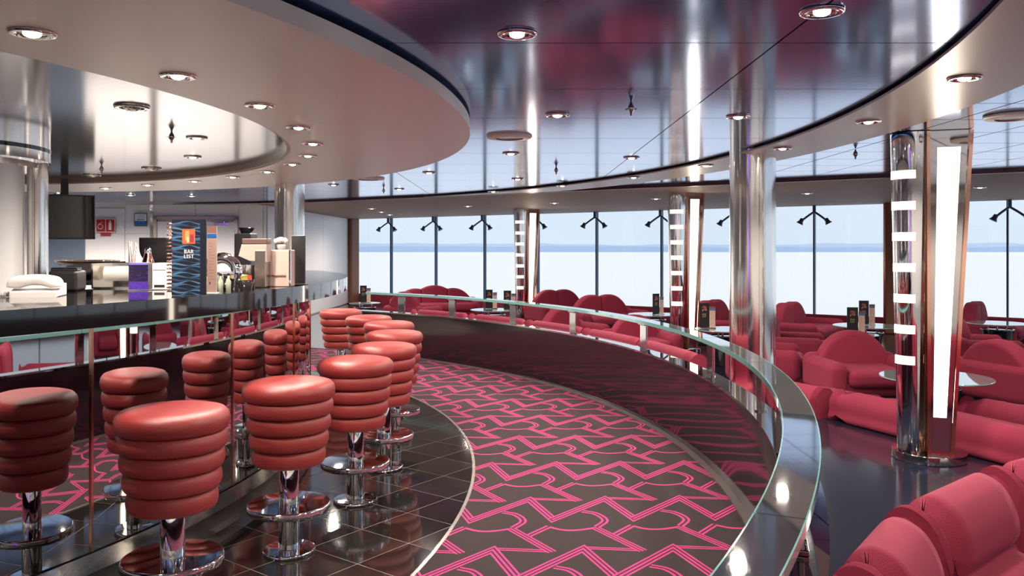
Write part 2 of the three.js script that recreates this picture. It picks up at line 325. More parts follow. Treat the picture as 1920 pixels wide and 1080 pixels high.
// ---------------------------------------------------------------- low wall with glass rail
{
  const w = thing('low_wall', 'curved low wall in dark glossy lacquer between bar carpet and lounge', 'wall', [0, 0, 0]);
  part('wall_face', ringSector(7.66, 7.78, LF, 0.565, -95, 57, C, 220), M.lacquer, w);
  part('top_cap', ringSector(7.652, 7.788, 0.565, 0.58, -95, 57, C, 220), M.mirror, w, 'polished steel cap');
  const seams = [-95, -85, -75, -65, -55, -45.5, -35.5, -25.4, -16.3, -5.6, 3.4, 14.3, 25.3, 34.4, 43.5, 50.9, 55.6];
  const rail = thing('glass_rail', 'glass ribbon rail with teal edges above the curved low wall', 'rail', [0, 0, 0]);
  for (let i = 0; i < seams.length - 1; i++) {
    const a = seams[i] + 0.03, b = seams[i + 1] - 0.03;
    const g = part('glass_plate', ringSector(7.650, 7.760, 0.812, 0.84, a, b, C, 14), M.railGlass, rail);
    part('inner_edge', ringSector(7.646, 7.650, 0.812, 0.84, a, b, C, 14), M.railEdge, g); part('outer_edge', ringSector(7.760, 7.764, 0.812, 0.84, a, b, C, 14), M.railEdge, g);
  }
  for (const a of seams.slice(1, -1)) {
    const r = a * Math.PI / 180, g = new THREE.Group(); g.name = 'post'; rail.add(g);
    g.position.copy(V(C[0] + 7.715 * Math.cos(r), C[1] + 7.715 * Math.sin(r), 0.58)); g.rotation.y = r + Math.PI / 2;
    part('post_plate', rbox(0.125, 0.225, 0.018, 0.003, 0, 0.1125, 0), M.chrome, g);
    part('clamp', rbox(0.14, 0.022, 0.05, 0.004, 0, 0.221, 0), M.darkChrome, g);
    part('screw', cyl(0.007, 0.007, 0.006, 0, 0, 0, 12).rotateX(Math.PI / 2).translate(0, 0.2, 0.012), M.darkChrome, g);
    part('foot_ring', cyl(0.035, 0.035, 0.008, 0, 0, 0, 24), M.chrome, g);
  }
}

// ---------------------------------------------------------------- bar
{
  const b = thing('bar_counter', 'round bar counter with black stone top and mirrored front', 'bar', [0, 0, 0]);
  part('bar_body', ringSector(4.45, 4.93, 0.0, 1.15, -100, 30, C), M.black, b);
  part('countertop', ringSector(4.3, 5.22, 1.15, 1.24, -100, 30, C, 140), M.granite, b, 'polished black stone top');
  const js = [-100, -88, -77, -66, -55, -44, -32.6, -21, -9.5, 2, 12.5, 30];
  for (let i = 0; i < js.length - 1; i++) {
    part('mirror_panel', ringSector(4.93, 4.945, 0.2, 1.15, js[i] + 0.05, js[i + 1] - 0.05, C, 24), M.mirror, b);
    if (i) part('joint_strip', ringSector(4.935, 4.952, 0.2, 1.15, js[i] - 0.07, js[i] + 0.07, C, 2), M.copper, b);
  }
  part('skirting', ringSector(4.93, 4.958, 0.115, 0.195, -100, 30, C, 120), M.steel, b);
  part('toe_kick', ringSector(4.8, 4.92, 0.03, 0.115, -100, 30, C, 120), M.blackGloss, b);
  part('floor_strip', ringSector(4.9, 4.99, 0.0, 0.03, -100, 30, C, 120), M.steel, b);
}
// stools
{
  const pts = [[0.0, 0.82], [0.10, 0.822], [0.165, 0.819], [0.196, 0.811], [0.211, 0.796], [0.2165, 0.775], [0.214, 0.752], [0.204, 0.737], [0.198, 0.7335]];
  const rolls = [[0.7335, 0.660, 0.208], [0.660, 0.583, 0.197], [0.583, 0.505, 0.186], [0.505, 0.425, 0.172]];
  const roll = ([y1, y0, r], last) => { const p = [], h = (y1 - y0) / 2, c = (y0 + y1) / 2; for (let i = 0; i <= 14; i++) { const t = Math.PI / 2 - Math.PI * i / 14; p.push([r - 0.026 + 0.026 * Math.pow(Math.cos(t), 0.7), c + h * Math.sin(t)]); } if (last) p.push([0.12, y0 - 0.004], [0, y0 - 0.004]); return p; };
  const ord = ['nearest the camera', 'second nearest the camera', 'third in the row', 'fourth in the row', 'fifth in the row', 'sixth in the row', 'seventh in the row', 'farthest away'];
  const geo = { top: lathe(pts.slice().reverse()), rolls: rolls.map((r, i) => lathe(roll(r, i === 3).reverse())),
    column: lathe([[0.0, 0.43], [0.046, 0.43], [0.046, 0.236], [0.049, 0.234], [0.049, 0.024], [0.046, 0.02]].reverse(), 40),
    ring: lathe([[0.046, 0.236], [0.187, 0.236], [0.193, 0.232], [0.195, 0.226], [0.195, 0.207], [0.192, 0.202], [0.046, 0.202]].reverse(), 72),
    base: lathe([[0.0, 0.02], [0.118, 0.02], [0.124, 0.016], [0.125, 0.008], [0.125, 0.0], [0, 0]].reverse(), 64) };
  [[-21.9, 5.40], [-14.1, 5.45], [-5.6, 5.48], [1.8, 5.51], [10.4, 5.55], [18.9, 5.60], [26.0, 5.58], [35.4, 5.63]].forEach(([a, r], i) => {
    const t = a * Math.PI / 180, o = thing('bar_stool', 'red leather stool of stacked rolls on chrome post, ' + ord[i], 'stool', [-6.35 + r * Math.cos(t), 5.3 + r * Math.sin(t), 0.0], 0.4 * i, 'red bar stools along the bar');
    part('seat', geo.top, M.leather, o);
    geo.rolls.forEach((g) => part('cushion_roll', g, M.leather, o));
    part('post', geo.column, M.chrome, o); part('footrest', geo.ring, M.chrome, o); part('base', geo.base, M.chrome, o);
  });
}

// ---------------------------------------------------------------- columns
function steelColumn(x, d, r, y0, label) {
  const o = thing('steel_column', label, 'column', [x, d, y0]);
  part('shaft', cyl(r, r, CEIL - y0, 0, 0, 0, 96), M.steel, o);
  part('base_collar', ringSector(r, r + 0.03, 0, 0.02, -180, 180, [0, 0], 64, false), M.chrome, o);
  part('shaft_seam', box(0.006, CEIL - y0 - 0.02, 0.004, 0.0, (CEIL - y0) / 2, r), M.darkChrome, o);
}
steelColumn(2.14, 7.4, 0.2, LF, 'thick round brushed steel column behind the curved glass rail');
steelColumn(-2.66, 9.95, 0.175, 0, 'round brushed steel column behind the far end of the bar counter');
steelColumn(-3.62, 6.35, 0.072, 0, 'slim polished column beside the white cabinet at the left edge');

function lightColumn(x, d, turn, label) {
  const o = thing('light_column', label, 'lamp', [x, d, LF], turn), h = CEIL - LF;
  part('drum', lathe([[0.0, 0.03], [0.104, 0.03], [0.108, 0.4], [0.152, h]], 72).translate(-0.11, 0, 0), M.chrome, o);
  part('base_disc', lathe([[0, 0], [0.25, 0], [0.255, 0.006], [0.255, 0.06], [0.25, 0.066], [0, 0.066]], 80), M.darkChrome, o);
  // tapered box, wider at the top
  const y0 = 0.066, w0 = 0.075, w1 = 0.14, zf = 0.15, xs = 0.09;
  const quad = (a, b, c, e) => { const g = new THREE.BufferGeometry(); g.setAttribute('position', new THREE.Float32BufferAttribute([...a, ...b, ...c, ...a, ...c, ...e], 3)); g.setAttribute('uv', new THREE.Float32BufferAttribute([0, 0, 1, 0, 1, 1, 0, 0, 1, 1, 0, 1], 2)); g.computeVertexNormals(); return g; };
  const x0 = xs - 0.03, x1 = xs + 0.03;
  const bx = (a0, a1, b0, b1, ya, yb, za, zb) => merge(quad([a0, ya, zb], [b0, ya, zb], [b1, yb, zb], [a1, yb, zb]), quad([b0, ya, zb], [b0, ya, za], [b1, yb, za], [b1, yb, zb]), quad([a0, ya, za], [a0, ya, zb], [a1, yb, zb], [a1, yb, za]), quad([b0, ya, za], [a0, ya, za], [a1, yb, za], [b1, yb, za]), quad([a1, yb, zb], [b1, yb, zb], [b1, yb, za], [a1, yb, za]));
  part('light_box', bx(x0 - w0, x1 - w1, x0 + w0, x1 + w1, y0, h, -0.05, zf - 0.03), M.darkChrome, o);
  for (const s of [-1, 1]) part('side_frame', bx(x0 + s * w0 - 0.012, x1 + s * w1 - 0.012, x0 + s * w0 + 0.012, x1 + s * w1 + 0.012, y0, h, -0.05, zf), M.copper, o);
  part('lamp_panel', bx(x0 - 0.045, x1 - 0.078, x0 + 0.04, x1 + 0.072, 0.33, h - 0.12, zf - 0.03, zf - 0.022), M.panelGlow, o);
  const L = new THREE.RectAreaLight(0xffecd4, PANEL, 0.13, 1.9); L.position.set(xs, 1.25, zf - 0.01); L.rotation.y = Math.PI; o.add(L); L.castShadow = true;
  for (let i = 0; i < 7; i++) {
    const yy = 2.10 - i * 0.228, r = 0.108 + 0.044 * (yy - 0.4) / (h - 0.4);
    part('lamp_rung', ringSector(r, r + 0.007, yy - 0.031, yy + 0.031, -170, -88, [-0.11, 0], 16), M.rungGlow, o);
  }
}
lightColumn(3.09, 6.17, -0.33, 'mirror-chrome light column with glowing rungs, nearest, standing on the glossy floor');
lightColumn(2.58, 12.5, 0.38, 'mirror-chrome light column with glowing rungs, left of the thick steel column');
lightColumn(0.28, 17.5, 0.5, 'mirror-chrome light column with glowing rungs, farthest, in front of the windows');

// ---------------------------------------------------------------- downlights, speakers, sprinklers
const ORD = ['first', 'second', 'third', 'fourth', 'fifth', 'sixth', 'seventh', 'eighth', 'ninth', 'tenth', 'eleventh', 'twelfth', 'thirteenth'];
{
  const rim = lathe([[0.048, -0.002], [0.062, -0.007], [0.074, -0.006], [0.078, 0.0], [0.078, 0.004], [0.048, 0.004]], 40);
  const well = lathe([[0.0, 0.001], [0.048, 0.001], [0.048, -0.002]], 32), bulb = new THREE.SphereGeometry(0.03, 20, 8, 0, Math.PI * 2, Math.PI / 2, Math.PI / 2).scale(1, 0.45, 1).translate(0, -0.001, 0);
  const light = (x, d, y, label, group, power = SPOT) => {
    const o = thing('downlight', label, 'lamp', [x, d, y - 0.005], 0, group);
    part('rim', rim, M.chrome, o); part('reflector', well, M.chrome, o); part('lamp', bulb, M.lamp, o);
    const s = new THREE.SpotLight(WARM, power, 0, 1.46, 0.5, 2); s.position.set(0, -0.02, 0); s.target.position.set(0, -1, 0); s.castShadow = true; s.shadow.radius = 2; o.add(s, s.target);
  };
  [[-1.69, 2.93], [-1.47, 3.66], [-1.34, 4.42], [-1.34, 5.22], [-1.44, 6.02], [-1.67, 6.81], [-1.98, 7.5], [-2.42, 8.23], [-2.97, 8.85], [-3.59, 9.41], [-4.36, 9.96], [-5.12, 10.49]]
    .forEach(([x, d], i) => light(x, d, 2.21, 'small chrome downlight in the beige bar soffit, ' + ORD[i] + ' from the near end', 'downlights in the bar soffit'));
  [[-2.36, 6.23], [-2.89, 7.53]].forEach(([x, d], i) => light(x, d, 2.278, 'chrome downlight in the steel ceiling inside the bar soffit, ' + ['nearer', 'farther'][i] + ' one', 'downlights above the bar'));
  [[0.02, 3.29, 'at top centre, left of the column reflection'], [1.11, 2.98, 'at the top right, nearest the camera'], [0.29, 5.3, 'beside the round ceiling speaker'], [1.46, 5.37, 'above the thick steel column'], [-0.01, 7.45, 'below the round ceiling speaker'], [1.12, 7.8, 'near the beige ring, right of centre'], [-0.93, 9.34, 'right of the bar soffit edge, far away'], [0.07, 10.2, 'far away above the farthest light column'], [-1.62, 11.95, 'farthest, above the left windows'], [-2.39, 11.14, 'over the column behind the bar']]
    .forEach(([x, d, w]) => light(x, d, CEIL, 'chrome downlight in the mirror-like steel ceiling ' + w, 'downlights in the steel ceiling'));
  [[2.18, 4.01], [2.31, 5.39], [2.22, 6.83], [1.92, 8.24], [1.41, 9.64], [0.66, 10.9], [-0.27, 12.02]].forEach(([x, d], i) => light(x, d, 2.272, 'chrome downlight in the beige ceiling ring, ' + ORD[i] + ' from the right', 'downlights in the ceiling ring', i === 0 ? SPOT * 1.3 : SPOT));
  [[-2.95, 18.8], [-0.86, 16.19], [0.77, 15.05], [2.38, 13.75], [4.4, 12.4], [6.3, 11.2], [8.2, 10.0]].forEach(([x, d], i) => light(x, d, 2.27, 'tiny downlight in the beige soffit before the windows, ' + ORD[i] + ' from the left', 'downlights in the window soffit'));
  [[3.4, 3.2], [4.3, 5.2], [4.9, 7.4], [1.9, 0.6], [0.2, 0.6]].forEach(([x, d], i) => light(x, d, CEIL, 'chrome downlight over the lounge seats beyond the frame edge, ' + ORD[i], 'downlights over the lounge', SPOT * 1.3));
  [[-8.2, 13.0], [-7.2, 13.2], [-6.1, 13.3], [-5.2, 13.5], [-2.9, 17.2], [-3.0, 20.4]].forEach(([x, d], i) => light(x, d, i < 4 ? CEIL : 2.27, 'tiny downlight of a partly added row washing the white walls, ' + ORD[i] + ' from the left', 'downlights before the back wall', SPOT * (i < 4 ? 5.5 : 2.2)));  // the last two are added to brighten the white side wall
  [-9, -6.6, -4.6, -2.4, -0.4, 1.8, 4, 6.2, 8.6].forEach((x, i) => light(x, -3.9, 2.31, 'added unseen downlight washing the rear wall behind the viewer, ' + ORD[i] + ' from the left', 'added downlights before the rear wall', SPOT * 2.4));  // unseen lamps added to brighten the steel column and the seat fronts
  const disc = (x, d, r, label) => { const o = thing('ceiling_speaker', label, 'speaker', [x, d, CEIL]); part('flange', lathe([[r * 0.62, -0.022], [r * 0.95, -0.018], [r, -0.008], [r, 0.0]].reverse(), 56), M.beige, o); part('grille', lathe([[0, -0.014], [r * 0.6, -0.016], [r * 0.62, -0.022]].reverse(), 48), M.trimMetal, o); };
  disc(-0.02, 6.31, 0.175, 'round ceiling speaker in the steel ceiling left of centre'); disc(-1.75, 10.12, 0.2, 'round ceiling speaker at the far edge of the bar soffit'); disc(3.22, 5.35, 0.17, 'round ceiling speaker at the right edge with a red tint');
  const vent = (x, d, label) => { const o = thing('ceiling_vent', label, 'vent', [x, d, 2.278]); part('rim', lathe([[0.07, -0.012], [0.095, -0.014], [0.10, -0.006], [0.10, 0]].reverse(), 40), M.darkChrome, o); part('cone', lathe([[0, -0.03], [0.03, -0.026], [0.05, -0.012], [0.05, -0.004]].reverse(), 32), M.chrome, o); };
  vent(-2.22, 4.86, 'round chrome ring fitting in the steel ceiling above the bar, nearest'); vent(-3.73, 8.61, 'round chrome ring fitting above the bar, second farthest'); vent(-4.75, 9.4, 'round chrome ring fitting above the bar, farthest');
  const spr = (x, d, label) => { const o = thing('sprinkler', label, 'sprinkler', [x, d, x < -2 ? 2.278 : CEIL]); part('body', lathe([[0.0, -0.085], [0.006, -0.083], [0.008, -0.065], [0.02, -0.05], [0.018, -0.03], [0.008, -0.012], [0.006, 0]], 20), M.darkChrome, o); part('plate', cyl(0.034, 0.034, 0.003, 0, -0.046, 0, 24), M.darkChrome, o); };
  [[-2.41, 5.89, 'inside the bar soffit'], [0.69, 4.82, 'in the steel ceiling at centre, nearest'], [0.46, 8.67, 'in the steel ceiling at centre, farther'], [2.96, 7.17, 'between the steel column and the near light column'], [-1.81, 11.73, 'far away above the left windows'], [-4.09, 8.29, 'above the television']].forEach(([x, d, w]) => spr(x, d, 'small dark drop-shaped sprinkler ' + w));
}
// twin-arm spot brackets at the window heads
{
  const where = ['above the left windows, first', 'above the left windows, second', 'above the left windows, third', 'behind the farthest light column', 'between the farthest and the middle light column', 'behind the middle light column', 'behind the thick steel column', 'right of the thick steel column', 'at the brown window pillar', 'at the right edge of the photograph'];
  for (let k = -2; k <= 6; k++) {
    const x = -0.725 + 1.315 * k; if (k === 6) { /* at the pillar */ continue; }
    const o = thing('window_spotlight', 'dark twin-arm spotlight at the window head, ' + where[k + 2], 'lamp', [x, winD(x) - 0.05, 2.27], Math.atan(-0.7234) * 0.6, 'twin-arm window spotlights'), s = 1;
    part('stem', rbox(0.06, 0.14, 0.06, 0.01, 0, -0.07, 0.06), M.bracket, o);
    for (const e of [-1, 1]) { part('arm', tube([new THREE.Vector3(0, -0.12, 0.06), new THREE.Vector3(e * 0.11, -0.2, 0.1), new THREE.Vector3(e * 0.22, -0.29, 0.14)], 0.02), M.bracket, o); part('head', lathe([[0, 0.07], [0.036, 0.06], [0.042, 0], [0.068, -0.045], [0.062, -0.05], [0, -0.04]].reverse(), 24).rotateZ(e * 0.5).translate(e * 0.24, -0.31, 0.15), M.bracket, o); }
  }
  const x = -0.725 + 1.315 * 7, o = thing('window_spotlight', 'dark twin-arm spotlight at the window head, ' + where[9], 'lamp', [x, winD(x) - 0.05, 2.27], Math.atan(-0.7234) * 0.6, 'twin-arm window spotlights');
  part('stem', rbox(0.06, 0.14, 0.06, 0.01, 0, -0.07, 0.06), M.bracket, o);
  for (const e of [-1, 1]) { part('arm', tube([new THREE.Vector3(0, -0.12, 0.06), new THREE.Vector3(e * 0.11, -0.2, 0.1), new THREE.Vector3(e * 0.22, -0.29, 0.14)], 0.02), M.bracket, o); part('head', lathe([[0, 0.07], [0.036, 0.06], [0.042, 0], [0.068, -0.045], [0.062, -0.05], [0, -0.04]].reverse(), 24).rotateZ(e * 0.5).translate(e * 0.24, -0.31, 0.15), M.bracket, o); }
}

// ---------------------------------------------------------------- lounge seats
function dome(w, h, t, b = 0.055) {
  const s = new THREE.Shape(), W = w / 2 - b, hh = h - b;
  s.moveTo(-W, 0); s.lineTo(W, 0); s.lineTo(W, hh * 0.25); s.bezierCurveTo(W, hh * 0.8, W * 0.62, hh, 0, hh); s.bezierCurveTo(-W * 0.62, hh, -W, hh * 0.8, -W, hh * 0.25); s.closePath();
  return toCreasedNormals(new THREE.ExtrudeGeometry(s, { depth: t - 2 * b, bevelEnabled: true, bevelSize: b, bevelThickness: b, bevelSegments: 5, curveSegments: 16 }).translate(0, 0, -(t - 2 * b) / 2), 1.0);
}
const seatGeo = {};
function seat(x, d, turn, nd, label, group, { name = 'armchair', tall = 0.68, w } = {}) {
  const W = w ?? 0.44 + nd * 0.5, o = thing(name, label, nd > 1 ? 'sofa' : 'armchair', [x, d, LF], turn, group), inner = W - 0.36;
  part('plinth', rbox(W - 0.12, 0.08, 0.66, 0.02, 0, 0.04, 0.0), M.black, o);
  part('seat_cushion', rbox(inner + 0.02, 0.17, 0.70, 0.07, 0, 0.25, 0.1, 5), M.fabric, o);
  part('seat_base', rbox(W - 0.06, 0.14, 0.74, 0.05, 0, 0.14, 0.0, 4), M.fabric, o);
  for (const e of [-1, 1]) part('arm', rbox(0.18, 0.36, 0.74, 0.085, e * (W / 2 - 0.09), 0.235, 0.03, 6), M.fabric, o);
  part('back_base', rbox(W, 0.38, 0.2, 0.085, 0, 0.25, -0.31, 6), M.fabric, o);
  // one arched back, cut into cushions by seams
  const half = inner / 2 + 0.06, hh = tall - 0.22, arch = (x) => hh * Math.pow(Math.max(0, 1 - Math.pow(Math.abs(x) / half, 2.3)), 0.5), b = 0.05;
  for (let i = 0; i < nd; i++) {
    const key = [W, nd, i, tall].join(); seatGeo[key] ??= (() => {
      const x0 = -half + 2 * half * i / nd + b * 1.0, x1 = -half + 2 * half * (i + 1) / nd - b * 1.0, sh = new THREE.Shape(); sh.moveTo(x0, 0); sh.lineTo(x1, 0);
      for (let k = 12; k >= 0; k--) { const x = x0 + (x1 - x0) * k / 12, t = k / 6 - 1; sh.lineTo(x, Math.max(0.02, arch(x) - b + 0.05 * (1 - t * t))); }
      sh.closePath();
      return toCreasedNormals(new THREE.ExtrudeGeometry(sh, { depth: 0.1, bevelEnabled: true, bevelSize: b, bevelThickness: b, bevelSegments: 5 }).translate(0, 0.22, -0.29), 1.1);
    })();
    part('back_cushion', seatGeo[key], M.fabric, o).rotation.x = -0.05;
  }
  return o;
}
{
  const G = 'red lounge sofas and armchairs';
  seat(-1.7, 18.6, 0.25, 3, 'long red three-seat sofa before the left windows, farthest from the camera', G, { name: 'lounge_sofa', w: 2.0 });
  seat(-1.95, 16.4, 2.6, 1, 'red armchair with round back in front of the farthest sofa', G);
  seat(1.05, 17.2, 0.5, 2, 'red two-seat sofa beside the farthest light column, before the windows', G, { name: 'lounge_sofa' });
  seat(1.75, 15.3, 0.45, 2, 'red two-seat sofa with double round back left of the middle light column', G, { name: 'lounge_sofa' });
  seat(0.9, 12.6, 0.6, 1, 'red armchair seen low between two rail posts left of centre', G, { tall: 0.6 });
  seat(1.75, 11.3, 0.2, 1, 'red armchair behind the rail below the middle light column', G, { tall: 0.6 });
  seat(3.55, 13.8, 0.9, 2, 'red two-seat sofa partly hidden behind the thick steel column', G, { name: 'lounge_sofa' });
  seat(4.65, 13.2, 0.9, 2, 'red two-seat sofa with double round back right of the thick steel column', G, { name: 'lounge_sofa' });
  seat(3.7, 11.0, 1.2, 1, 'red armchair right of the thick steel column, facing the drum tables', G, { tall: 0.62 });
  seat(2.95, 9.75, 1.25, 1, 'red armchair just behind the glass rail right of the steel column', G, { tall: 0.6 });
  seat(3.66, 8.68, 0.05, 1, 'deep red tub armchair facing the camera left of the near light column', G, { tall: 0.64, w: 1.0 });
  seat(7.7, 13.3, 0.9, 2, 'pink-red two-seat sofa by the window at the right edge', G, { name: 'lounge_sofa' });
  seat(6.0, 10.7, 1.35, 1, 'red armchair right of the near light column, farther of two', G, { tall: 0.62 });
  seat(5.05, 8.3, 1.9, 1, 'red armchair behind the round glass table at the right edge', G, { tall: 0.62, w: 1.05 });
  seat(6.6, 7.2, -1.2, 1, 'red armchair at the extreme right edge', G, { tall: 0.62 });
}
// padded backs along the outside of the low wall
{
  const prof = [[-0.06, 0], [-0.075, 0.5], [-0.05, 0.68], [0.02, 0.73], [0.09, 0.68], [0.11, 0.5], [0.13, 0.30], [0.45, 0.30], [0.55, 0.24], [0.55, 0.03], [0.3, 0]];
  const spots = [[13.5, 'first'], [21.8, 'second'], [30.1, 'third'], [38.4, 'fourth'], [46.7, 'fifth']];
  spots.forEach(([a, w]) => {
    const r = a * Math.PI / 180, o = thing('wall_bench', 'salmon-red padded bench along the outside of the low wall, ' + w + ' from the near end', 'bench', [C[0] + 7.9 * Math.cos(r), C[1] + 7.9 * Math.sin(r), LF], r + Math.PI / 2, 'benches along the low wall');
    part('padded_bench', pad(prof, 1.12, 0.06, { bend: -0.07 }), M.fabric, o);
  });
}
// low padded benches beside the near light column
{
  const prof = [[-0.17, 0.0], [-0.2, 0.1], [-0.19, 0.2], [-0.12, 0.27], [-0.03, 0.265], [0.05, 0.21], [0.3, 0.2], [0.42, 0.17], [0.44, 0.05], [0.3, 0]];
  const lay = (name, ax, ad, bx, bd, label) => {
    const L = Math.hypot(bx - ax, bd - ad), o = thing('low_bench', label, 'bench', [(ax + bx) / 2, (ad + bd) / 2, LF], Math.atan2(bd - ad, bx - ax) + Math.PI);
    part('padded_bench', pad(prof, L, 0.05, { rows: 24 }), M.fabric, o);
  };
  lay('a', 3.06, 7.62, 4.6, 3.9, 'long low red padded bench running behind the near light column');
  lay('b', 2.74, 8.1, 2.95, 7.66, 'short end piece of the low red bench beside the glass rail');
  lay('c', 4.05, 7.3, 5.2, 4.4, 'second low red bench behind the long one at the right edge');
}
// big channelled sofa in the foreground
{
  const prof = [[-0.05, 0.0], [-0.07, 0.25], [-0.075, 0.5], [-0.06, 0.65], [0.0, 0.72], [0.08, 0.70], [0.13, 0.63], [0.15, 0.54], [0.13, 0.475], [0.19, 0.45], [0.245, 0.37], [0.24, 0.28], [0.22, 0.235], [0.30, 0.24], [0.5, 0.23], [0.62, 0.18], [0.64, 0.08], [0.55, 0.0]];
  const o = thing('channelled_sofa', 'large coral-red channel-padded sofa in the near right corner', 'sofa', [0, 0, LF]);
  const line = [[0.96, 1.54], [0.90, 2.21], [1.27, 2.71], [1.85, 3.21], [2.5, 3.6], [3.2, 3.85]];
  for (let i = 0; i < line.length - 1; i++) {
    const [ax, ad] = line[i], [bx, bd] = line[i + 1], L = Math.hypot(bx - ax, bd - ad);
    const m = part('padded_section', pad(prof, L + 0.03, 0.11, { rows: 10 }), M.fabric, o);
    m.position.set((ax + bx) / 2, 0, -(ad + bd) / 2); m.rotation.y = Math.atan2(bd - ad, bx - ax);
  }
}

// ---------------------------------------------------------------- tables and menus
function glassTable(x, d, r, h, label, { post = true } = {}) {
  const o = thing('glass_table', label, 'table', [x, d, LF]);
  part('drum_base', lathe([[0, 0], [0.15, 0], [0.155, 0.01], [0.21, h - 0.10], [0.205, h - 0.09], [0, h - 0.09]], 48), M.blackGloss, o);
  part('drum_rim', lathe([[0.195, h - 0.092], [0.215, h - 0.10], [0.217, h - 0.085], [0.195, h - 0.083]], 48), M.chrome, o);
  for (let i = 0; i < 3; i++) part('spacer', cyl(0.014, 0.014, 0.075, 0.14 * Math.cos(i * 2.1), h - 0.088, 0.14 * Math.sin(i * 2.1), 16), M.chrome, o);
  const t = part('glass_top', lathe([[0, h - 0.013], [r - 0.003, h - 0.013], [r, h - 0.01], [r, h - 0.003], [r - 0.003, h], [0, h]], 72), M.tableGlass, o);
  part('polished_edge', lathe([[r, h - 0.011], [r + 0.002, h - 0.009], [r + 0.002, h - 0.004], [r, h - 0.002]], 72), M.railEdge, t);
  return o;
}
const menuTex = canvas(256, 560, (c, W, H) => {
  c.fillStyle = '#14182a'; c.fillRect(0, 0, W, H);
  for (let y = 20; y < H; y += 22) { c.fillStyle = ['#3f6c94', '#2b4c6c', '#547f a4'.replace(' ', '')][(y / 22 | 0) % 3]; c.beginPath(); c.moveTo(0, y + 8 * Math.sin(y)); for (let x = 0; x <= W; x += 8) c.lineTo(x, y + 9 * Math.sin(x * 0.03 + y * 0.07)); for (let x = W; x >= 0; x -= 8) c.lineTo(x, y + 9 * Math.sin(x * 0.03 + y * 0.07) + 3 + 11 * Math.abs(Math.sin(x * 0.014 + y))); c.fill(); }
  c.fillStyle = '#14182a'; c.fillRect(W * 0.82, 0, W * 0.18, H);
  c.fillStyle = '#e2703c'; c.fillRect(78, 70, 96, 110); c.fillStyle = '#f4b070'; c.fillRect(100, 84, 30, 70); c.fillStyle = '#b03a50'; c.fillRect(136, 110, 28, 60); c.fillStyle = '#f6dcb0'; c.fillRect(112, 130, 16, 40);
  c.fillStyle = '#f4f0ea'; c.font = 'bold 38px sans-serif'; c.textAlign = 'center'; c.fillText('BAR', 126, 250); c.fillText('LIST', 126, 286);
});
const tableMenuTex = canvas(128, 320, (c, W, H) => {
  c.fillStyle = '#16141c'; c.fillRect(0, 0, W, H);
  for (let i = 0; i < 60; i++) { c.fillStyle = ['#7a4630', '#b06a44', '#3c2630', '#d8946a'][i % 4]; c.fillRect(34 + rnd() * 50, 40 + rnd() * 60, 6 + rnd() * 10, 5 + rnd() * 10); }
  c.fillStyle = '#b8a078'; c.font = 'bold 28px sans-serif'; c.textAlign = 'center'; c.fillText('BAR', 62, 158); c.fillText('LIST', 62, 186);
});
const cardTex = canvas(96, 320, (c, W, H) => { c.fillStyle = '#d9b3a4'; c.fillRect(0, 0, W, H); c.fillStyle = '#7c5650'; c.fillRect(0, 0, W, 34); c.fillStyle = '#2f74c0'; c.fillRect(0, 36, W, 22); c.fillStyle = '#c0968a'; for (let y = 80; y < 250; y += 14) c.fillRect(14, y, 30 + rnd() * 34, 3); c.fillStyle = '#8c4a48'; c.fillRect(20, 262, 14, 12); });
const menuMat = std(0xffffff, 0.35, 0, { map: menuTex }), tMenuMat = std(0xffffff, 0.4, 0, { map: tableMenuTex }), cardMat = std(0xffffff, 0.5, 0, { map: cardTex });
function tableMenu(x, d, y, turn, label) {
  const o = thing('menu_stand', label, 'menu', [x, d, y], turn, 'menus on the lounge tables');
  part('foot', rbox(0.2, 0.012, 0.07, 0.004, 0.02, 0.006, 0), M.chrome, o);
  part('menu_cover', box(0.13, 0.33, 0.012, -0.03, 0.175, 0), [M.black, M.black, M.black, M.black, tMenuMat, tMenuMat], o);
  part('price_card', box(0.075, 0.28, 0.006, 0.075, 0.15, 0.014), [M.plastic, M.plastic, M.plastic, M.plastic, cardMat, cardMat], o, 'pinkish card with a blue stripe');
}
{
  const h = 0.48, ty = LF + h;
  const T = [[3.82, 7.5, 0.47, 'round glass table half hidden by the near light column'], [4.95, 11.6, 0.45, 'round glass drum table right of the steel column, farther of two'], [4.35, 10.4, 0.22, 'small black drum table right of the steel column, nearer of two'], [-0.33, 14.6, 0.4, 'round glass table left of the farthest light column'], [-2.9, 16.4, 0.3, 'small round drum table left of the farthest sofa'], [2.3, 13.6, 0.4, 'round glass table left of the middle light column'], [2.85, 11.1, 0.4, 'round glass table between the middle light column and the steel column'], [7.0, 12.0, 0.4, 'round glass table before the right window sofa']];
  for (const [x, d, r, l] of T) glassTable(x, d, r, l.includes('half hidden') ? 0.40 : h, l);
  tableMenu(4.28, 10.38, ty, -0.2, 'dark menu stand on the small black drum table'); tableMenu(4.98, 11.7, ty, -0.2, 'dark menu stand on the farther drum table, right of the steel column');
  tableMenu(-0.38, 14.8, ty, 0.3, 'dark menu stand left of the farthest light column, taller looking of two'); tableMenu(-0.05, 14.45, ty, 0.1, 'dark menu stand touching the outline of the farthest light column'); tableMenu(-2.9, 16.4, ty, 0.1, 'dark menu stand on the small table by the white wall');
  tableMenu(2.36, 13.5, ty, 0.5, 'dark menu stand left of the middle light column'); tableMenu(2.62, 11.2, ty, -0.1, 'brown menu stand right of the middle light column');
}

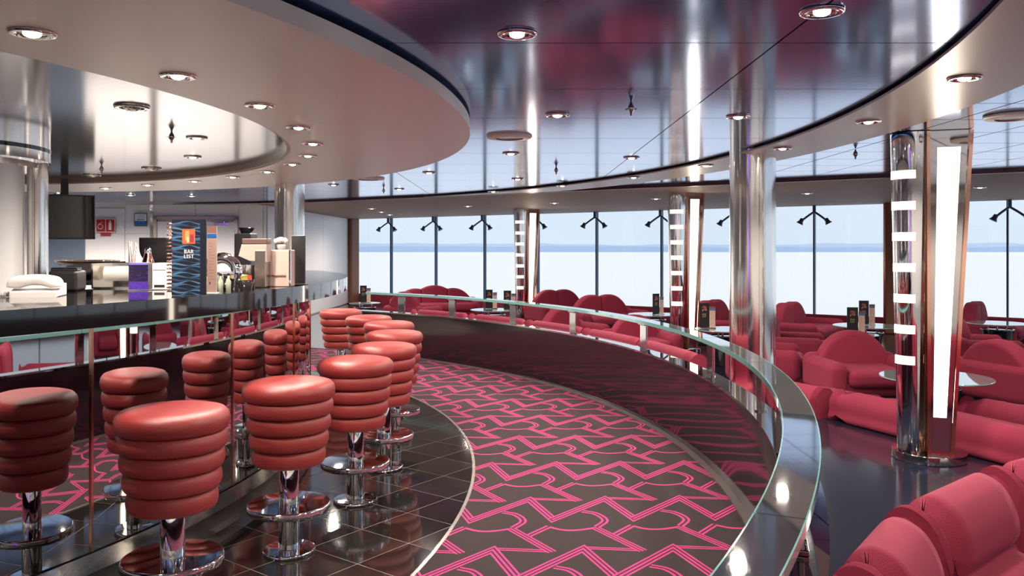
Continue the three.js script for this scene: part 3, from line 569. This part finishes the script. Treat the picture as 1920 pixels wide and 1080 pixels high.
// ---------------------------------------------------------------- things on the bar
const BT = 1.24;
const onBar = (name, label, cat, x, d, turn = 0) => thing(name, label, cat, [x, d, BT], turn);
{
  let o = onBar('telephone', 'white desk telephone at the left end of the bar counter', 'telephone', -2.06, 3.62, 0.3);
  part('body', new THREE.ExtrudeGeometry(new THREE.Shape([[-0.085, 0.004], [0.085, 0.004], [0.085, 0.018], [-0.03, 0.044], [-0.085, 0.05]].map((p) => new THREE.Vector2(...p))), { depth: 0.17, bevelEnabled: true, bevelSize: 0.004, bevelThickness: 0.008, bevelSegments: 3 }).translate(0, 0, -0.085).rotateY(-Math.PI / 2), M.plastic, o);
  const hs = new THREE.Shape(); hs.moveTo(-0.1, 0); hs.quadraticCurveTo(-0.1, 0.03, -0.07, 0.036); hs.quadraticCurveTo(0, 0.05, 0.07, 0.036); hs.quadraticCurveTo(0.1, 0.03, 0.1, 0); hs.lineTo(0.06, -0.004); hs.quadraticCurveTo(0, 0.022, -0.06, -0.004); hs.closePath();
  part('handset', toCreasedNormals(new THREE.ExtrudeGeometry(hs, { depth: 0.03, bevelEnabled: true, bevelSize: 0.006, bevelThickness: 0.008, bevelSegments: 4 }), 1.0).translate(0, 0.048, 0.035), M.plastic, o);
  part('cord', tube(Array.from({ length: 40 }, (_, i) => new THREE.Vector3(-0.1 - i * 0.0016, 0.012 + 0.009 * Math.sin(i * 1.3), 0.02 + 0.009 * Math.cos(i * 1.3))), 0.003, 120, 6), M.plastic, o);
  o = onBar('till_screen', 'dark flat till screen tilted back behind the telephone', 'screen', -2.42, 4.75, 0.25);
  part('base', rbox(0.18, 0.03, 0.16, 0.01, 0, 0.015, 0), M.black, o); part('neck', rbox(0.05, 0.08, 0.05, 0.01, 0, 0.05, -0.02).rotateX(0.2), M.black, o);
  part('screen', rbox(0.32, 0.016, 0.24, 0.007, 0, 0, 0).rotateX(0.2).rotateZ(0.08).translate(0.02, 0.09, 0), M.blackGloss, o);
  o = onBar('receipt_printer', 'black receipt printer beside the telephone', 'printer', -2.19, 4.1, 0.2);
  part('case', rbox(0.13, 0.1, 0.16, 0.015, 0, 0.05, 0), M.black, o); part('lid', rbox(0.12, 0.02, 0.08, 0.008, 0, 0.105, 0.02), M.blackGloss, o); part('paper', box(0.07, 0.03, 0.002, 0, 0.11, -0.02).rotateX(-0.3), M.plastic, o);
  o = onBar('paper_dispenser', 'grey metal dispenser box with a white paper roll', 'dispenser', -2.12, 4.36, 0.1);
  part('shell', merge(box(0.2, 0.008, 0.14, 0.05, 0.004, 0), box(0.2, 0.13, 0.008, 0.05, 0.065, -0.07), box(0.008, 0.13, 0.14, -0.05, 0.065, 0), box(0.008, 0.13, 0.14, 0.15, 0.065, 0)), M.steel, o);
  part('paper_roll', cyl(0.038, 0.038, 0.13, 0, -0.065, 0).rotateZ(Math.PI / 2).translate(0.06, 0.075, 0.01), M.plastic, o);
  o = onBar('serving_tray', 'black round tray with gold rim stacked behind the till', 'tray', -2.75, 5.4, 0);
  part('stand', cyl(0.1, 0.09, 0.1, 0, 0, 0), M.black, o); part('tray', lathe([[0, 0.1], [0.17, 0.1], [0.19, 0.125], [0.187, 0.128], [0.165, 0.108], [0, 0.108]], 56), M.blackGloss, o); part('gold_rim', new THREE.TorusGeometry(0.19, 0.004, 8, 56).rotateX(Math.PI / 2).translate(0, 0.127, 0), M.copper, o);
  o = onBar('leaflet_holder', 'purple and black leaflet holder on the bar counter', 'holder', -1.84, 4.12, 0.1);
  const purple = canvas(64, 128, (c, W, H) => { c.fillStyle = '#1c1038'; c.fillRect(0, 0, W, H); c.fillStyle = '#4a2a9a'; c.fillRect(0, 88, W, 40); c.fillStyle = '#7d70c8'; c.fillRect(0, 0, W, 10); c.fillStyle = '#3a2470'; for (let i = 0; i < 40; i++) c.fillRect(rnd() * W, 20 + rnd() * 100, 6, 3); });
  const pm = std(0xffffff, 0.25, 0, { map: purple });
  part('block', box(0.092, 0.135, 0.06, 0, 0.0705, 0), [M.black, M.black, M.plastic, M.black, pm, M.black], o); part('foot', rbox(0.1, 0.006, 0.08, 0.002, 0, 0.003, 0), M.chrome, o);
  o = onBar('napkin_box', 'white napkin box between the purple holder and the bar menu', 'box', -1.765, 4.2, 0.1);
  part('case', rbox(0.075, 0.135, 0.09, 0.006, 0, 0.0675, 0), M.plastic, o); part('slot', box(0.05, 0.012, 0.004, 0, 0.02, 0.045), M.black, o); part('seam', box(0.06, 0.002, 0.003, 0, 0.1, 0.045), M.trimMetal, o);
  o = onBar('straw_cup', 'black cup of straws and stirrers behind the purple holder', 'cup', -2.21, 4.85, 0);
  part('cup', lathe([[0, 0], [0.035, 0], [0.042, 0.125], [0.039, 0.125], [0.033, 0.006], [0, 0.006]], 32), M.black, o);
  for (let i = 0; i < 26; i++) { const a = i * 2.4, r = 0.006 + 0.026 * ((i * 7 % 13) / 13); part('straw', cyl(0.005, 0.005, 0.2 + 0.03 * rnd(), 0, 0, 0, 8).rotateZ(0.12 * Math.cos(a)).rotateX(0.12 * Math.sin(a)).translate(r * Math.cos(a), 0.02, r * Math.sin(a)), i % 4 ? M.plastic : M.copper, o); }
  o = onBar('shaker', 'copper cocktail shaker beside the straw cup', 'shaker', -2.10, 4.8, 0);
  part('body', lathe([[0, 0], [0.03, 0], [0.036, 0.1], [0.034, 0.13], [0.022, 0.165], [0.018, 0.18]].reverse(), 32), M.copper, o); part('cap', lathe([[0.018, 0.18], [0.018, 0.2], [0.012, 0.21], [0, 0.212]].reverse(), 24), M.chrome, o);
  o = onBar('till_display', 'black rounded display turned away, left of the bar menu', 'screen', -2.2, 5.2, 0.2);
  part('foot', rbox(0.16, 0.02, 0.12, 0.008, 0, 0.01, 0), M.black, o); part('neck', cyl(0.02, 0.02, 0.1, 0, 0.015, 0), M.black, o);
  part('screen_back', dome(0.24, 0.15, 0.06, 0.02).rotateZ(Math.PI).translate(0, 0.255, 0), M.black, o);
  // bar list
  o = onBar('bar_menu', 'tall ring-bound bar list menu standing on the counter edge', 'menu', -1.44, 3.68, 0.18);
  part('cover', box(0.145, 0.335, 0.016, 0.012, 0.1685, 0), [M.black, M.black, M.black, M.black, menuMat, M.black], o, 'blue wave-striped cover');
  const wire = new THREE.TorusGeometry(0.013, 0.0026, 8, 18);
  for (let i = 0; i < 19; i++) part('binding_ring', wire.clone().rotateX(Math.PI / 2 + 0.12).translate(-0.068, 0.02 + i * 0.0165, 0), M.copper, o);
  o = onBar('price_card', 'narrow pink card with a blue stripe beside the bar menu', 'card', -1.362, 3.78, 0.05);
  part('card', box(0.042, 0.31, 0.01, 0, 0.155, 0), [M.plastic, M.plastic, M.plastic, M.plastic, cardMat, M.plastic], o); part('foot', rbox(0.05, 0.008, 0.06, 0.002, 0, 0.004, 0), M.plastic, o);
  // chrome dome with glasses
  o = onBar('chrome_dome', 'polished chrome cooler with arched lid right of the bar menu', 'cooler', -1.49, 4.22, 0);
  part('arched_lid', new THREE.TorusGeometry(0.075, 0.028, 16, 40, Math.PI).translate(0.02, 0.085, 0), M.chrome, o); part('bowl', lathe([[0, 0], [0.06, 0], [0.075, 0.02], [0.085, 0.075], [0.08, 0.075], [0.068, 0.02], [0, 0.008]], 48).translate(0.01, 0, 0), M.chrome, o);
  for (let i = 0; i < 4; i++) { const b = onBar('mini_bottle', 'small glass bottle in front of the chrome cooler, ' + ORD[i] + ' from the left', 'bottle', -1.49 + 0.034 * i, 4.06 + 0.012 * (i % 2)); part('body', lathe([[0, 0], [0.012, 0], [0.013, 0.045], [0.005, 0.06], [0.005, 0.075], [0, 0.075]], 20), std(lin(0.5, 0.55, 0.4), 0.05, 0.2), b); part('cap', cyl(0.006, 0.006, 0.012, 0, 0.074, 0, 14), M.black, b); }
  o = onBar('sachet_bowl', 'small steel bowl of coloured sachets on the counter', 'bowl', -1.345, 4.2, 0);
  part('bowl', lathe([[0, 0], [0.03, 0], [0.045, 0.05], [0.042, 0.05], [0.027, 0.005], [0, 0.005]], 32), M.steel, o);
  for (let i = 0; i < 9; i++) part('sachet', box(0.026, 0.03, 0.003).rotateY(i).rotateX(0.3).translate(0.018 * Math.cos(i * 2), 0.058, 0.018 * Math.sin(i * 2)), [std(lin(0.5, 0.06, 0.04), 0.5), std(lin(0.45, 0.4, 0.08), 0.5), M.plastic][i % 3], o);
  o = onBar('coffee_grinder', 'tall black coffee grinder behind the silver dispenser', 'grinder', -1.63, 5.1, 0); part('case', rbox(0.1, 0.3, 0.14, 0.01, 0, 0.15, 0), M.black, o); part('hopper', lathe([[0.03, 0.3], [0.05, 0.33], [0.05, 0.335], [0, 0.335]], 24), M.blackGloss, o);
  o = onBar('silver_dispenser', 'beige and silver drink dispenser with slanted spout head', 'dispenser', -1.37, 4.45, 0.05);
  part('column', rbox(0.06, 0.2, 0.1, 0.006, 0.035, 0.1, 0), M.trimMetal, o);
  part('head', new THREE.ExtrudeGeometry(new THREE.Shape([[-0.075, 0.17], [-0.02, 0.145], [0.065, 0.14], [0.065, 0.225], [-0.06, 0.225]].map((p) => new THREE.Vector2(...p))), { depth: 0.09, bevelEnabled: true, bevelSize: 0.004, bevelThickness: 0.004 }).translate(0, 0, -0.045), std(lin(0.55, 0.46, 0.40), 0.35), o);
  part('lid', rbox(0.13, 0.03, 0.1, 0.004, 0.005, 0.245, 0), std(lin(0.16, 0.09, 0.08), 0.4), o); part('jug', lathe([[0, 0], [0.04, 0], [0.042, 0.12], [0.038, 0.12], [0.036, 0.006], [0, 0.006]], 28).translate(-0.045, 0, 0.01), M.steel, o);
  o = onBar('acrylic_box', 'clear pink-tinted display box on the counter below white flowers', 'box', -1.262, 4.55, 0);
  part('case', rbox(0.125, 0.2, 0.1, 0.006, 0, 0.1, 0), std(lin(0.66, 0.48, 0.42), 0.12), o); part('edge_post', merge(box(0.008, 0.2, 0.008, -0.06, 0.1, 0.05), box(0.008, 0.2, 0.008, 0.06, 0.1, 0.05)), M.chrome, o); part('latch', rbox(0.08, 0.01, 0.006, 0.002, 0, 0.06, 0.053), M.wood, o);
  o = thing('flower_posy', 'small posy of white flowers on the display box', 'flowers', [-1.262, 4.55, BT + 0.2]);
  part('vase', lathe([[0, 0], [0.02, 0], [0.026, 0.025], [0.02, 0.03]], 20), M.plastic, o);
  for (let i = 0; i < 11; i++) { const a = i * 2.39, r = 0.03 * Math.sqrt(i / 11); part('blossom', new THREE.IcosahedronGeometry(0.014, 1).translate(r * Math.cos(a), 0.045 + 0.012 * (1 - i / 11), r * Math.sin(a)), M.plastic, o); }
  o = onBar('black_board', 'upright narrow black board at the far end of the counter', 'board', -1.20, 4.68, 0.0); part('panel', rbox(0.075, 0.28, 0.02, 0.003, 0, 0.14, 0), M.black, o); part('foot', rbox(0.09, 0.01, 0.07, 0.003, 0, 0.005, 0), M.black, o);
}

// ---------------------------------------------------------------- behind the bar
{
  let o = thing('white_cabinet', 'curved white cabinet with small chrome handles at the left edge', 'cabinet', [0, 0, 0]);
  const K = [-4.25, 6.1];
  part('body', ringSector(0.02, 0.585, 0, 2.06, -180, 180, K, 80, false), M.white, o);
  for (const y of [1.73, 1.36]) { const a = -0.62; part('handle', rbox(0.07, 0.018, 0.02, 0.005, 0, 0, 0).rotateY(-0.6).translate(K[0] + 0.595 * Math.cos(a), y, -(K[1] + 0.595 * Math.sin(a))), M.chrome, o); }
  part('valance', ringSector(0.68, 0.76, 2.10, 2.29, -180, 180, K, 90, false), M.steel, o, 'curved metal valance with dark band'); part('valance_band', ringSector(0.76, 0.764, 2.17, 2.2, -180, 180, K, 90, false), M.blackGloss, o); part('crown', ringSector(0.02, 0.70, 2.05, 2.11, -180, 180, K, 80, false), M.steel, o);
  part('edge_strip', box(0.05, 2.04, 0.05, K[0] + 0.56, 1.02, -K[1] + 0.2), M.blackGloss, o);
  o = thing('television', 'black television hanging tilted down at the left', 'television', [-5.17, 9.6, 1.81], 0.42);
  part('screen', rbox(0.62, 0.5, 0.04, 0.008, 0, 0, 0).rotateX(0.16), M.blackGloss, o); part('bezel', merge(box(0.64, 0.012, 0.045, 0, 0.25, 0), box(0.64, 0.016, 0.045, 0, -0.25, 0), box(0.012, 0.5, 0.045, 0.314, 0, 0), box(0.012, 0.5, 0.045, -0.314, 0, 0)).rotateX(0.16), M.black, o); part('bracket', merge(box(0.08, 0.3, 0.03, 0, 0.3, -0.1), box(0.2, 0.2, 0.06, 0, 0.05, -0.06)), M.black, o);
  const fire = canvas(128, 96, (c) => { c.fillStyle = '#b01224'; c.fillRect(0, 0, 128, 96); c.strokeStyle = '#f4e8e8'; c.lineWidth = 4; c.strokeRect(3, 3, 122, 90); c.beginPath(); c.moveTo(64, 6); c.lineTo(64, 90); c.stroke(); c.beginPath(); c.arc(30, 56, 16, 0, 6.3); c.stroke(); c.beginPath(); c.moveTo(18, 40); c.lineTo(44, 24); c.stroke(); c.fillStyle = '#f4e8e8'; c.fillRect(84, 26, 18, 52); c.fillRect(88, 14, 10, 10); });
  const bd = (x) => 14.9 + (x + 13) * 0.1333 - 0.06, bt = Math.atan2(1.1, 8.25);
  o = thing('fire_sign', 'red fire hose and extinguisher sign on the white back wall', 'sign', [-7.6, bd(-7.6), 1.87], bt); part('plate', box(0.35, 0.26, 0.012), [M.black, M.black, M.black, M.black, std(0xffffff, 0.4, 0, { map: fire }), M.black], o); part('lower_tag', box(0.18, 0.06, 0.01, 0, -0.165, 0), std(lin(0.42, 0.01, 0.03), 0.4), o);
  const note = canvas(96, 96, (c) => { c.fillStyle = '#e6e8ee'; c.fillRect(0, 0, 96, 96); c.strokeStyle = '#3a3f4c'; c.lineWidth = 5; c.strokeRect(2, 2, 92, 92); c.fillStyle = '#1f6bb4'; c.fillRect(5, 56, 86, 36); c.fillStyle = '#2a2c33'; c.fillRect(18, 44, 60, 6); c.fillStyle = '#9aa0ac'; for (let y = 14; y < 40; y += 7) c.fillRect(16, y, 60, 3); });
  o = thing('notice', 'small framed white and blue notice on the back wall', 'sign', [-6.98, bd(-6.98), 1.98], bt); part('frame', box(0.23, 0.24, 0.012), [M.black, M.black, M.black, M.black, std(0xffffff, 0.4, 0, { map: note }), M.black], o);
}
// violet backlit panel on the rear wall, mirrored in the polished metal
{
  const o = thing('backlit_panel', 'violet backlit panel lamp on the rear wall behind the viewer', 'lamp', [-6.5, -4.9, LF], Math.PI);
  part('frame', merge(box(1.3, 0.05, 0.06, 0, 0.05, 0), box(1.3, 0.05, 0.06, 0, 1.95, 0), box(0.05, 1.95, 0.06, -0.63, 1.0, 0), box(0.05, 1.95, 0.06, 0.63, 1.0, 0)), M.black, o);
  part('lamp_panel', box(1.2, 1.85, 0.02, 0, 1.0, 0), M.violetGlow, o);
  const L = new THREE.RectAreaLight(0x7a30ff, 0.9, 1.2, 1.85); L.position.set(0, 1.0, 0.05); L.rotation.y = Math.PI; L.castShadow = true; o.add(L);
}

renderer.render(scene, camera);
